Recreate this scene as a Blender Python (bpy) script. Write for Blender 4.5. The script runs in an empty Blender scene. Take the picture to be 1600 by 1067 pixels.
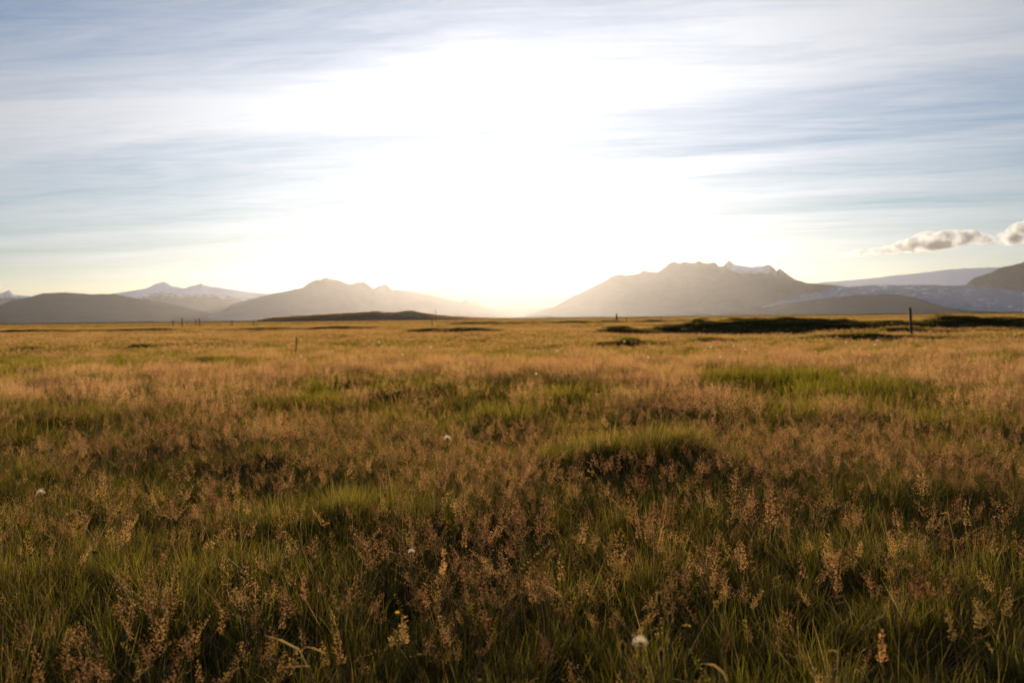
import bpy, math
import numpy as np
from mathutils import Matrix, Vector

R = math.radians
SC = bpy.context.scene
COL = SC.collection
rng = np.random.default_rng(7)

# ------------------------------------------------------------------ camera
FPX, CX, CY = 1556.0, 800.0, 533.5          # focal length and centre in the photograph's pixels
CAM_Z = 1.10
KZ = CAM_Z / 0.80                            # distances along the ground grow with the camera's height
SUN_EL, SUN_AZ = 5.2, 0.0                   # degrees; azimuth 0 = +Y, straight ahead
cam = bpy.data.cameras.new('camera')
cam.sensor_width = 36.0
cam.lens = 36.0 * FPX / 1600.0
cam.clip_start, cam.clip_end = 0.05, 90000.0
cam.dof.use_dof = True
cam.dof.focus_distance = 4.6
cam.dof.aperture_fstop = 3.4
camo = bpy.data.objects.new('camera', cam)
COL.objects.link(camo)
CAM_M = Matrix.Rotation(R(90 - 1.38), 4, 'X') @ Matrix.Rotation(R(-0.64), 4, 'Z')
camo.matrix_world = Matrix.Translation((0, 0, CAM_Z)) @ CAM_M
SC.camera = camo

# ------------------------------------------------------------------ sky
world = bpy.data.worlds.new('World')
SC.world = world
world.use_nodes = True
wt = world.node_tree
wt.nodes.clear()


class NT:
    """small helper for node trees"""
    def __init__(self, tree):
        self.t = tree

    def n(self, typ, **kw):
        nd = self.t.nodes.new(typ)
        for k, v in kw.items():
            setattr(nd, k, v)
        return nd

    def put(self, sock, v):
        if hasattr(v, 'is_output') or isinstance(v, bpy.types.NodeSocket):
            self.t.links.new(v, sock)
        else:
            sock.default_value = v

    def math(self, op, a, b=0.0, c=None, clamp=False):
        nd = self.n('ShaderNodeMath', operation=op, use_clamp=clamp)
        self.put(nd.inputs[0], a)
        self.put(nd.inputs[1], b)
        if c is not None:
            self.put(nd.inputs[2], c)
        return nd.outputs[0]

    def vmath(self, op, a, b=None, scale=None):
        nd = self.n('ShaderNodeVectorMath', operation=op)
        self.put(nd.inputs[0], a)
        if b is not None:
            self.put(nd.inputs[1], b)
        if scale is not None:
            self.put(nd.inputs['Scale'], scale)
        return nd.outputs['Value'] if op in ('DOT_PRODUCT', 'LENGTH') else nd.outputs[0]

    def noise(self, vec, scale, detail=3.0, rough=0.5, dim='3D', dist=0.0):
        nd = self.n('ShaderNodeTexNoise', noise_dimensions=dim)
        if vec is not None:
            self.put(nd.inputs['Vector'], vec)
        nd.inputs['Scale'].default_value = scale
        nd.inputs['Detail'].default_value = detail
        nd.inputs['Roughness'].default_value = rough
        nd.inputs['Distortion'].default_value = dist
        return nd.outputs[0]

    def ramp(self, fac, stops, interp='LINEAR'):
        nd = self.n('ShaderNodeValToRGB')
        cr = nd.color_ramp
        cr.interpolation = interp
        while len(cr.elements) < len(stops):
            cr.elements.new(0.5)
        for e, (p, c) in zip(cr.elements, stops):
            e.position = p
            e.color = (c, c, c, 1) if isinstance(c, (int, float)) else (*c, 1)
        self.put(nd.inputs[0], fac)
        return nd.outputs[0]

    def mix(self, fac, a, b, blend='MIX'):
        nd = self.n('ShaderNodeMix', data_type='RGBA', blend_type=blend)
        self.put(nd.inputs[0], fac)
        self.put(nd.inputs[6], a if not isinstance(a, tuple) else (*a, 1)[:4])
        self.put(nd.inputs[7], b if not isinstance(b, tuple) else (*b, 1)[:4])
        return nd.outputs[2]

    def comb(self, x, y, z):
        nd = self.n('ShaderNodeCombineXYZ')
        for s, v in zip(nd.inputs, (x, y, z)):
            self.put(s, v)
        return nd.outputs[0]

    def sep(self, v):
        nd = self.n('ShaderNodeSeparateXYZ')
        self.put(nd.inputs[0], v)
        return nd.outputs

    def maprange(self, v, a, b, c=0.0, d=1.0, smooth=True):
        nd = self.n('ShaderNodeMapRange', interpolation_type='SMOOTHSTEP' if smooth else 'LINEAR')
        self.put(nd.inputs[0], v)
        for i, q in enumerate((a, b, c, d)):
            nd.inputs[1 + i].default_value = q
        return nd.outputs[0]


W = NT(wt)
sky = W.n('ShaderNodeTexSky', sky_type='NISHITA', sun_disc=False, sun_elevation=R(SUN_EL), sun_rotation=R(SUN_AZ),
          altitude=50.0, air_density=1.0, dust_density=0.05, ozone_density=2.6)
tc = W.n('ShaderNodeTexCoord')
d = W.vmath('NORMALIZE', tc.outputs['Generated'])
dx, dy, dz = W.sep(d)
zc = W.math('MAXIMUM', W.math('ADD', dz, 0.012), 0.02)
lx, ly = W.math('DIVIDE', dx, zc), W.math('DIVIDE', dy, zc)          # the cirrus sheet is a flat layer high above
warp = W.noise(W.comb(W.math('MULTIPLY', lx, 0.22), W.math('MULTIPLY', ly, 0.22), 3.1), 1.0, 2.0)
b = W.math('ADD', ly, W.math('MULTIPLY', lx, 0.42))
b = W.math('ADD', b, W.math('MULTIPLY', W.math('SUBTRACT', warp, 0.5), 2.2))
a_ = W.math('SUBTRACT', lx, W.math('MULTIPLY', ly, 0.42))
big = W.ramp(W.math('DIVIDE', b, 16.0), [(0.0, .45), (.135, .25), (.185, .62), (.235, .95), (.285, .85), (.32, .54), (.37, .44),
                                          (.41, .62), (.46, .38), (.51, .62), (.57, .35), (.64, .6), (.74, .42), (.88, .55), (1.0, .45)], 'EASE')
st1 = W.noise(W.comb(W.math('MULTIPLY', a_, 0.42), W.math('MULTIPLY', b, 1.5), 0.7), 1.0, 9.0, 0.62, dist=.6)
a2 = W.math('SUBTRACT', W.math('MULTIPLY', lx, .93), W.math('MULTIPLY', ly, .15))
b2 = W.math('ADD', W.math('MULTIPLY', ly, 1.0), W.math('MULTIPLY', lx, .08))
st2 = W.noise(W.comb(W.math('MULTIPLY', a2, 1.5), W.math('MULTIPLY', b2, 5.5), 5.7), 1.0, 9.0, 0.70, dist=1.0)
streak = W.math('ADD', W.math('MULTIPLY', st1, 0.58), W.math('MULTIPLY', st2, 0.42))
cov = W.math('ADD', big, W.math('MULTIPLY', W.math('SUBTRACT', streak, 0.5), 1.7), clamp=True)
cov = W.math('MULTIPLY', cov, W.maprange(dz, 0.008, 0.06), clamp=True)
sd = (math.sin(R(SUN_AZ)) * math.cos(R(SUN_EL)), math.cos(R(SUN_AZ)) * math.cos(R(SUN_EL)), math.sin(R(SUN_EL)))
mu = W.vmath('DOT_PRODUCT', d, sd)
g = 0.60                                                               # ice crystals scatter forwards, towards the sun
ph = W.math('DIVIDE', 1 - g * g, W.math('POWER', W.math('SUBTRACT', 1 + g * g, W.math('MULTIPLY', mu, 2 * g)), 1.5))
cl_l = W.math('ADD', 2.0, W.math('MULTIPLY', ph, 1.22))
cl_c = W.vmath('SCALE', (0.97, 0.985, 1.03), scale=cl_l)
clear = W.mix(1.0, sky.outputs[0], (1.0, 1.04, 1.28), 'MULTIPLY')
mixed = W.mix(W.math('MULTIPLY', cov, 0.85), clear, cl_c)
bg = W.n('ShaderNodeBackground')
wt.links.new(mixed, bg.inputs[0])
bg.inputs[1].default_value = 0.066
wo = W.n('ShaderNodeOutputWorld')
wt.links.new(bg.outputs[0], wo.inputs[0])

# ------------------------------------------------------------------ sun, exposure, render settings
sl = bpy.data.lights.new('sun', 'SUN')
sl.energy = 5.0
sl.angle = R(0.53)
sl.color = (1.0, 0.84, 0.64)
so = bpy.data.objects.new('sun', sl)
so.rotation_euler = Vector(sd).to_track_quat('Z', 'Y').to_euler()
so.location = (0, 200, 60)
COL.objects.link(so)
SC.view_settings.view_transform = 'Standard'
SC.view_settings.look = 'None'
SC.view_settings.exposure = 0.54
SC.view_settings.gamma = 1.0
cy = SC.cycles
cy.max_bounces, cy.diffuse_bounces, cy.glossy_bounces = 6, 3, 2
cy.transmission_bounces, cy.transparent_max_bounces, cy.volume_bounces = 4, 8, 0
cy.caustics_reflective = cy.caustics_refractive = False
cy.volume_step_rate = 0.6
cy.volume_max_steps = 128
cy.use_denoising = True


# ------------------------------------------------------------------ helpers
M3 = CAM_M.to_3x3()


def ray(px, py):
    """world direction through a point of the photograph, forward component 1 (horizontal)"""
    v = M3 @ Vector(((px - CX) / FPX, -(py - CY) / FPX, -1.0))
    return v


def spot_at_height(px, py, z):
    v = ray(px, py)
    t = (z - CAM_Z) / v.z
    return v.x * t, v.y * t


def horizon(px):
    v = 496.0 - 0.01117 * (px - 800)
    return v


def hsh(ix, iy, s):
    v = np.sin(ix * 127.1 + iy * 311.7 + s * 74.7) * 43758.5453
    return v - np.floor(v)


def vn(x, y, s=0):
    x, y = np.asarray(x, float), np.asarray(y, float)
    ix, iy = np.floor(x), np.floor(y)
    fx, fy = x - ix, y - iy
    fx, fy = fx * fx * (3 - 2 * fx), fy * fy * (3 - 2 * fy)
    return ((hsh(ix, iy, s) * (1 - fx) + hsh(ix + 1, iy, s) * fx) * (1 - fy)
            + (hsh(ix, iy + 1, s) * (1 - fx) + hsh(ix + 1, iy + 1, s) * fx) * fy)


def fbm(x, y, s=0, o=4, gain=.5):
    a, t, n = 1.0, 0.0, 0.0
    for i in range(o):
        t = t + a * vn(x * 2 ** i, y * 2 ** i, s + i)
        n += a
        a *= gain
    return t / n


def make_mesh(name, V, F, attrs=None, mats=(), midx=None, smooth=False):
    me = bpy.data.meshes.new(name)
    V = np.asarray(V, np.float32)
    F = np.asarray(F, np.int32)
    k = F.shape[1]
    me.vertices.add(len(V))
    me.vertices.foreach_set('co', V.ravel())
    me.loops.add(F.size)
    me.loops.foreach_set('vertex_index', F.ravel())
    me.polygons.add(len(F))
    me.polygons.foreach_set('loop_start', np.arange(0, F.size, k, dtype=np.int32))
    for n_, arr in (attrs or {}).items():
        at = me.attributes.new(n_, 'FLOAT', 'POINT')
        at.data.foreach_set('value', np.asarray(arr, np.float32))
    for m in mats:
        me.materials.append(m)
    if midx is not None:
        me.polygons.foreach_set('material_index', np.asarray(midx, np.int32))
    me.polygons.foreach_set('use_smooth', np.full(len(F), bool(smooth)))
    me.update(calc_edges=True)
    return me


def link(name, me, parent=None, **props):
    o = bpy.data.objects.new(name, me)
    COL.objects.link(o)
    if parent:
        o.parent = parent
    for k, v in props.items():
        if v:
            o[k] = v
    return o


def thing(name, label, cat, loc, group=None):
    o = bpy.data.objects.new(name, None)
    o.empty_display_size = 0.05
    COL.objects.link(o)
    o.location = loc
    o['label'] = label
    o['category'] = cat
    o['kind'] = 'thing'
    if group:
        o['group'] = group
    return o


class Geo:
    """collects triangles with a material index and two vertex attributes"""
    def __init__(self):
        self.V, self.F, self.T, self.Q, self.M, self.n = [], [], [], [], [], 0

    def add(self, V, F, t, q, m=0):
        V = np.asarray(V, float).reshape(-1, 3)
        F = np.asarray(F, int).reshape(-1, 3)
        self.V.append(V)
        self.F.append(F + self.n)
        self.T.append(np.broadcast_to(np.asarray(t, float), len(V)))
        self.Q.append(np.broadcast_to(np.asarray(q, float), len(V)))
        self.M.append(np.full(len(F), m))
        self.n += len(V)

    def merge(self, g, off=(0, 0, 0), rot=0.0, s=1.0):
        V = np.concatenate(g.V) * s
        c, s_ = math.cos(rot), math.sin(rot)
        V = np.stack([V[:, 0] * c - V[:, 1] * s_, V[:, 0] * s_ + V[:, 1] * c, V[:, 2]], 1) + np.asarray(off)
        self.V.append(V)
        self.F.append(np.concatenate(g.F) + self.n)
        self.T.append(np.concatenate(g.T))
        self.Q.append(np.concatenate(g.Q))
        self.M.append(np.concatenate(g.M))
        self.n += len(V)

    def mesh(self, name, mats, smooth=False):
        return make_mesh(name, np.concatenate(self.V), np.concatenate(self.F),
                         {'along': np.concatenate(self.T), 'vary': np.concatenate(self.Q)}, mats,
                         np.concatenate(self.M), smooth)


def ribbon(g, P, w, q, m=0, side=None, t0=0.0, t1=1.0):
    """a flat strip along the points P with widths w"""
    P = np.asarray(P, float)
    n = len(P)
    if side is None:
        a = rng.uniform(0, 2 * math.pi)
        side = np.array([math.cos(a), math.sin(a), 0])
    w = np.broadcast_to(np.asarray(w, float), n)[:, None] * 0.5
    V = np.concatenate([P - side * w, P + side * w])
    i = np.arange(n - 1)
    F = np.concatenate([np.stack([i, i + n, i + 1], 1), np.stack([i + 1, i + n, i + n + 1], 1)])
    t = np.linspace(t0, t1, n)
    g.add(V, F, np.concatenate([t, t]), q, m)


def tube(g, P, r, q, m=0, k=4, t0=0.0, t1=1.0):
    P = np.asarray(P, float)
    n = len(P)
    r = np.broadcast_to(np.asarray(r, float), n)
    T = np.gradient(P, axis=0)
    T /= np.linalg.norm(T, axis=1)[:, None] + 1e-9
    ref = np.array([0.31, 0.95, 0.05])
    U = np.cross(T, ref)
    U /= np.linalg.norm(U, axis=1)[:, None] + 1e-9
    B = np.cross(T, U)
    V = []
    for j in range(k):
        a = 2 * math.pi * j / k
        V.append(P + (U * math.cos(a) + B * math.sin(a)) * r[:, None])
    V = np.concatenate(V)
    F = []
    for j in range(k):
        j2 = (j + 1) % k
        i = np.arange(n - 1)
        F.append(np.stack([j * n + i, j2 * n + i, j * n + i + 1], 1))
        F.append(np.stack([j * n + i + 1, j2 * n + i, j2 * n + i + 1], 1))
    t = np.tile(np.linspace(t0, t1, n), k)
    g.add(V, np.concatenate(F), t, q, m)


HUSK_F = np.array([[0, 2, 1], [0, 1, 4], [0, 3, 1], [0, 1, 5]])          # two thin husks set crosswise


def seeds(g, C, D, ln, wd, q, m=1, flat=False):
    """many spindle-shaped spikelets: centres C, directions D"""
    C, D = np.asarray(C, float), np.asarray(D, float)
    D = D / (np.linalg.norm(D, axis=1)[:, None] + 1e-9)
    n = len(C)
    ref = rng.normal(size=(n, 3))
    U = np.cross(D, ref)
    U /= np.linalg.norm(U, axis=1)[:, None] + 1e-9
    B = np.cross(D, U)
    ln = np.broadcast_to(ln, n)[:, None] * .5
    wd = np.broadcast_to(wd, n)[:, None] * .5
    if flat:
        V = np.stack([C - D * ln, C + U * wd, C + D * ln, C - U * wd], 1).reshape(-1, 3)
        F = (np.array([[0, 1, 2], [0, 2, 3]])[None] + 4 * np.arange(n)[:, None, None]).reshape(-1, 3)
        k = 4
    else:
        V = np.stack([C - D * ln, C + D * ln, C + U * wd - D * ln * .15, C + B * wd - D * ln * .15,
                      C - U * wd - D * ln * .15, C - B * wd - D * ln * .15], 1).reshape(-1, 3)
        F = (HUSK_F[None] + 6 * np.arange(n)[:, None, None]).reshape(-1, 3)
        k = 6
    g.add(V, F, 1.0, np.repeat(np.broadcast_to(q, n), k), m)


def blade_path(h, lean, az, droop, n=5, x=0.0, y=0.0):
    s = np.linspace(0, 1, n)
    out = lean * s + droop * s ** 2.4
    z = h * (s - 0.28 * droop / max(h, 1e-3) * s ** 3)
    return np.stack([x + np.cos(az) * out, y + np.sin(az) * out, z], 1)


def blades(g, n, rad, h0, h1, w, lean=.25, droop=.5, segs=5, m=0):
    for _ in range(n):
        r, a = rad * math.sqrt(rng.random()), rng.uniform(0, 6.283)
        h = rng.uniform(h0, h1) * (1 - .25 * (r / max(rad, 1e-3)) ** 2)
        az = a + rng.normal(0, 1.1)
        P = blade_path(h, h * lean * rng.random(), az, h * droop * rng.random() ** 1.6, segs, r * math.cos(a), r * math.sin(a))
        s = np.linspace(0, 1, segs)
        side = np.array([-math.sin(az), math.cos(az), 0]) * .8 + np.array([math.cos(az), math.sin(az), 0]) * rng.normal(0, .6)
        side /= np.linalg.norm(side)
        ribbon(g, P, w * rng.uniform(.6, 1.3) * (1 - s ** 2.2) + w * .08, rng.random(), m, side)


def panicle(g, h=.42, lean=.05, az=0.0, plen=.13, spread=.045, nodes=7, per=4, seed=5, sl_=.0055, sw=.0022, stem_r=.0008,
            flat=False, far=False, mats=(0, 1), droop=.02):
    """a grass stalk: culm, whorls of hair-fine branches, spikelets"""
    P = blade_path(h, lean, az, droop, 8)
    if far:
        ribbon(g, P[::2], stem_r * 2.2, rng.random(), mats[0])
    else:
        tube(g, P, np.linspace(stem_r * 1.3, stem_r * .5, 8), rng.random(), mats[0], 3)
    S = np.linspace(0, 1, 8)
    q0 = rng.random()
    Cs, Ds = [], []
    for i in range(nodes):
        f = i / max(nodes - 1, 1)
        s = 1 - plen / h * (1 - f)
        base = np.array([np.interp(s, S, P[:, k]) for k in range(3)])
        L = spread * (1 - .75 * f) * rng.uniform(.75, 1.25) + .006
        npn = max(1, int(round(per * (1 - .5 * f) + rng.normal(0, .5))))
        a0 = rng.uniform(0, 6.28)
        for j in range(npn):
            a = a0 + j * 6.283 / npn + rng.normal(0, .35)
            up = rng.uniform(.75, 1.5)
            dr = np.array([math.cos(a), math.sin(a), up])
            dr /= np.linalg.norm(dr)
            LL = L * rng.uniform(.7, 1.3)
            tip = base + dr * LL + np.array([0, 0, -.12 * LL])
            if not far:
                ribbon(g, [base, base + dr * LL * .55, tip], .0005, q0, mats[0])
            k = max(2, int(seed * (LL / spread) + rng.random()))
            ff = rng.uniform(.3, 1.0, k)
            ff[0] = 1.0
            c = base + (tip - base) * ff[:, None] + rng.normal(0, LL * .11, (k, 3))
            Cs.append(c)
            Ds.append(dr + rng.normal(0, .35, (k, 3)))
    Cs, Ds = np.concatenate(Cs), np.concatenate(Ds)
    seeds(g, Cs, Ds, sl_ * rng.uniform(.7, 1.25, len(Cs)), sw * rng.uniform(.7, 1.25, len(Cs)), np.clip(q0 + rng.normal(0, .15, len(Cs)), 0, 1),
          mats[1], flat)


# ------------------------------------------------------------------ materials
def new_mat(name):
    m = bpy.data.materials.new(name)
    m.use_nodes = True
    m.node_tree.nodes.clear()
    return m, NT(m.node_tree)


def leaf_mat(name, stops, trans=.5, vary=.25, tcol=(1.25, 1.1, .5), gloss=.012, dry=None, rough=.5, huev=.035):
    """thin plant tissue: colour runs along the blade, differs from blade to blade, and lets light through"""
    m, N = new_mat(name)
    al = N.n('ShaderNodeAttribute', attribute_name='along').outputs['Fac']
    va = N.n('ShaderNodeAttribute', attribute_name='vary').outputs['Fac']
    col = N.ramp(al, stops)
    if dry:
        dr = N.n('ShaderNodeAttribute', attribute_name='dry', attribute_type='INSTANCER').outputs['Fac']
        f = N.math('ADD', dr, N.math('MULTIPLY', N.math('SUBTRACT', va, .5), .7), clamp=True)
        col = N.mix(f, col, N.ramp(al, dry))
    rnd = N.n('ShaderNodeObjectInfo').outputs['Random']
    val = N.math('ADD', 1 - vary, N.math('MULTIPLY', N.math('ADD', va, rnd), vary))
    hs = N.n('ShaderNodeHueSaturation')
    N.put(hs.inputs['Hue'], N.math('ADD', .5, N.math('MULTIPLY', N.math('SUBTRACT', N.math('ADD', N.math('MULTIPLY', va, .5), N.math('MULTIPLY', rnd, .5)), .5), huev)))
    N.put(hs.inputs['Value'], val)
    N.put(hs.inputs['Color'], col)
    col = hs.outputs[0]
    df = N.n('ShaderNodeBsdfDiffuse')
    tr = N.n('ShaderNodeBsdfTranslucent')
    N.put(df.inputs[0], col)
    N.put(tr.inputs[0], N.mix(1.0, col, tcol, 'MULTIPLY'))
    mx = N.n('ShaderNodeMixShader')
    mx.inputs[0].default_value = trans
    N.t.links.new(df.outputs[0], mx.inputs[1])
    N.t.links.new(tr.outputs[0], mx.inputs[2])
    out = mx.outputs[0]
    if gloss:
        gl = N.n('ShaderNodeBsdfGlossy')
        gl.inputs['Roughness'].default_value = rough
        gl.inputs['Color'].default_value = (1, .95, .85, 1)
        m2 = N.n('ShaderNodeMixShader')
        m2.inputs[0].default_value = gloss
        N.t.links.new(out, m2.inputs[1])
        N.t.links.new(gl.outputs[0], m2.inputs[2])
        out = m2.outputs[0]
    mo = N.n('ShaderNodeOutputMaterial')
    N.t.links.new(out, mo.inputs[0])
    return m


def plain_mat(name, col, rough=.8, var=.3, scale=30., bump=0.0, spec=.2):
    m, N = new_mat(name)
    p = N.n('ShaderNodeBsdfPrincipled')
    tcn = N.n('ShaderNodeTexCoord').outputs['Object']
    nz = N.noise(tcn, scale, 4.0, .6)
    c = N.mix(nz, tuple(x * (1 - var) for x in col), tuple(min(1, x * (1 + var)) for x in col))
    N.put(p.inputs['Base Color'], c)
    p.inputs['Roughness'].default_value = rough
    p.inputs['Specular IOR Level'].default_value = spec
    if bump:
        bp = N.n('ShaderNodeBump')
        bp.inputs['Strength'].default_value = bump
        N.put(bp.inputs['Height'], nz)
        N.t.links.new(bp.outputs[0], p.inputs['Normal'])
    mo = N.n('ShaderNodeOutputMaterial')
    N.t.links.new(p.outputs[0], mo.inputs[0])
    return m


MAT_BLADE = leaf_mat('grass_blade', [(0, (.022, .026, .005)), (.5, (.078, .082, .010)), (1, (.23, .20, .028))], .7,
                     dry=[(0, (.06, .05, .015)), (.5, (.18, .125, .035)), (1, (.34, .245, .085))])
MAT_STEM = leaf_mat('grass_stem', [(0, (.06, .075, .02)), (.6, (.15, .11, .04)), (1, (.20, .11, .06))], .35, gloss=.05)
MAT_SEED = leaf_mat('grass_spikelet', [(0, (.38, .21, .10)), (1, (.49, .275, .13))], .72, tcol=(1.2, 1.06, .78), vary=.45, huev=.055, gloss=.05)
MAT_RED = leaf_mat('sorrel_seed', [(0, (.30, .13, .075)), (1, (.36, .155, .09))], .5, tcol=(1.3, .9, .65), vary=.3)
MAT_STRAW = leaf_mat('dry_straw', [(0, (.20, .14, .055)), (.5, (.34, .225, .09)), (1, (.42, .28, .12))], .4, tcol=(1.1, 1.0, .75), gloss=.02)
MAT_THATCH = leaf_mat('brown_thatch', [(0, (.04, .026, .012)), (1, (.10, .065, .03))], .3, vary=.3)
MAT_WHITE = leaf_mat('seed_fluff', [(0, (.58, .48, .36)), (1, (.78, .68, .54))], .72, tcol=(1.1, 1.05, .95), vary=.1, gloss=.0)
MAT_YELLOW = leaf_mat('yellow_petal', [(0, (.55, .26, .01)), (1, (.75, .48, .015))], .4, tcol=(1.1, 1.0, .5), vary=.15, gloss=.02)
MAT_GREEN = leaf_mat('green_stalk', [(0, (.06, .09, .02)), (1, (.14, .13, .035))], .3, gloss=.05)
MAT_CORE = plain_mat('dark_seed_core', (.045, .03, .018), .8, .4, 200.)
MAT_DOCK = leaf_mat('dock_seed', [(0, (.022, .012, .007)), (1, (.035, .017, .01))], .08, vary=.3)
MAT_POST = plain_mat('weathered_post', (.075, .06, .048), .9, .45, 14., .3)

# ground: earth and low sward
m, N = new_mat('meadow_ground')
gp = N.n('ShaderNodeNewGeometry').outputs['Position']
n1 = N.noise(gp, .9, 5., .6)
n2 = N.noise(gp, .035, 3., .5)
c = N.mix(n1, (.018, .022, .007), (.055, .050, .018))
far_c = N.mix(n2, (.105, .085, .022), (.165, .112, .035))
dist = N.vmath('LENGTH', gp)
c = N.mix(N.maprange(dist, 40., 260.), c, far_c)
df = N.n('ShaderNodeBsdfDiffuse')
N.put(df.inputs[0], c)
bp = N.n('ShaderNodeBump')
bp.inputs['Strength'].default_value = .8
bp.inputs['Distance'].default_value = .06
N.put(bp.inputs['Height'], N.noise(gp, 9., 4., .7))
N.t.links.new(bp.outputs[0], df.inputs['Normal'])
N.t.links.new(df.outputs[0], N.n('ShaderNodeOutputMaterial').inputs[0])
MAT_GROUND = m


def rock_mat(name, c0, c1, scale):
    m, N = new_mat(name)
    pos = N.n('ShaderNodeNewGeometry').outputs['Position']
    nn = N.noise(pos, scale, 6., .6)
    n_big = N.noise(N.vmath('MULTIPLY', pos, (1., 1., 2.5)), scale * .2, 4., .55)
    c = N.mix(N.math('ADD', N.math('MULTIPLY', nn, .5), N.math('MULTIPLY', n_big, .5)), c0, c1)
    snow = N.n('ShaderNodeAttribute', attribute_name='snow').outputs['Fac']
    f = N.maprange(N.math('ADD', snow, N.math('MULTIPLY', N.math('SUBTRACT', N.noise(pos, scale * 1.6, 5., .65), .5), .9)), .42, .58)
    c = N.mix(f, c, (.78, .82, .88))
    p = N.n('ShaderNodeBsdfDiffuse')
    N.put(p.inputs[0], c)
    bp = N.n('ShaderNodeBump')
    bp.inputs['Strength'].default_value = .5
    bp.inputs['Distance'].default_value = 12.
    N.put(bp.inputs['Height'], nn)
    N.t.links.new(bp.outputs[0], p.inputs['Normal'])
    N.t.links.new(p.outputs[0], N.n('ShaderNodeOutputMaterial').inputs[0])
    return m


MAT_ROCK = rock_mat('mountain_rock', (.045, .037, .034), (.12, .10, .092), .010)
MAT_ICE = rock_mat('glacier_ice', (.13, .165, .24), (.38, .45, .56), .010)

# ------------------------------------------------------------------ the lie of the land
MOUNDS = []      # x, y, radius x, radius y, height, greenness


def mound_px(px, py, wpx, h, green, depth=.6, z=.22):
    x, y = spot_at_height(px, py, z)
    dd = math.hypot(x, y)
    MOUNDS.append((x, y, wpx / FPX * dd * .5, max(.25, wpx / FPX * dd * .5 * depth), h * (1.25 if dd < 12 else .8), green))


for a in [(1000, 700, 300, .13, 1.0), (560, 775, 380, .08, .9), (50, 640, 230, .12, 1.0), (1235, 588, 250, .15, .9), (660, 600, 90, .08, .6),
          (1400, 740, 260, .05, .6), (150, 860, 300, .03, .8), (760, 640, 150, .07, .5), (1480, 690, 130, .05, .6), (310, 560, 90, .16, .9),
          (365, 565, 60, .12, .7), (318, 532, 60, .22, 1.0), (980, 532, 130, .25, 1.0), (1105, 527, 60, .25, 1.0), (870, 536, 40, .22, .4),
          (60, 540, 70, .18, .7), (1500, 560, 120, .12, .4), (900, 615, 260, .06, .4), (1330, 850, 200, .04, .9), (960, 870, 240, .03, .9),
          (430, 690, 160, .06, .2), (120, 590, 180, .08, .3), (215, 537, 45, .2, .6), (585, 533, 50, .2, .8), (540, 530, 40, .2, .7)]:
    mound_px(*a)

GREENS = []      # patches of taller green grass with few seed heads: x, y, radius x, radius y, strength
for (px, dd, rx, ry, st) in [(1000, 3.7, .42, 1.25, 1.), (500, 3.0, .34, .8, .9), (45, 5.6, .55, 1.7, 1.), (1240, 9.0, .8, 2.3, .95), (1400, 3.3, .34, .75, .85),
                             (150, 2.3, .34, .55, .9), (955, 2.0, .22, .35, .9), (1330, 2.0, .3, .4, .8), (700, 6.0, .5, 1.0, .5), (620, 1.5, .3, .35, .7), (1560, 2.4, .35, .6, .6), (330, 1.7, .2, .35, .6)]:
    GREENS.append(((px - CX) / FPX * dd * KZ, dd * KZ, rx * KZ, ry * KZ, st * .88))
RIDGES = []      # distance, [(x, height)...], half depth of the bank


def ridge_px(dist_, pts, wd):
    far_ = .75 if dist_ > 60 else 1.0
    RIDGES.append((dist_ * KZ, [((p - CX) / FPX * dist_ * KZ, h * KZ * far_) for p, h in pts], wd * KZ))


ridge_px(46, [(930, 0), (955, .22), (968, .33), (990, .2), (1020, .16), (1048, .42), (1070, .36), (1085, .55), (1096, .74), (1110, .60), (1150, .60),
              (1230, .62), (1300, .52), (1345, .40), (1385, .47), (1420, .40), (1450, .5), (1470, .66), (1482, .74), (1500, .62), (1527, .70), (1560, .58),
              (1600, .54), (1700, .6), (1850, .4)], 1.9)
ridge_px(80, [(330, 0), (380, .2), (430, .28), (470, .2), (540, .3), (580, .2), (610, 0)], 2.0)
ridge_px(54, [(620, 0), (645, .15), (665, .24), (690, .18), (720, .26), (760, .22), (800, 0)], 1.6)
ridge_px(118, [(690, 0), (705, .25), (735, .48), (752, .4), (800, .3), (850, .2), (880, .45), (905, .5), (930, .2), (945, .42), (965, .3), (985, .1),
               (1020, .42), (1045, .2), (1080, .35), (1110, 0)], 3.0)
ridge_px(83, [(-120, .1), (0, .2), (60, .3), (100, .15), (180, .22), (250, .3), (290, .1), (310, 0)], 2.0)
ridge_px(38, [(1250, 0), (1290, .15), (1330, .24), (1365, .16), (1410, .28), (1440, .2), (1470, .1), (1560, .12), (1640, 0)], 1.4)
ridge_px(29, [(1180, 0), (1270, .06), (1330, .16), (1400, .2), (1430, .1), (1500, 0)], 1.1)


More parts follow.
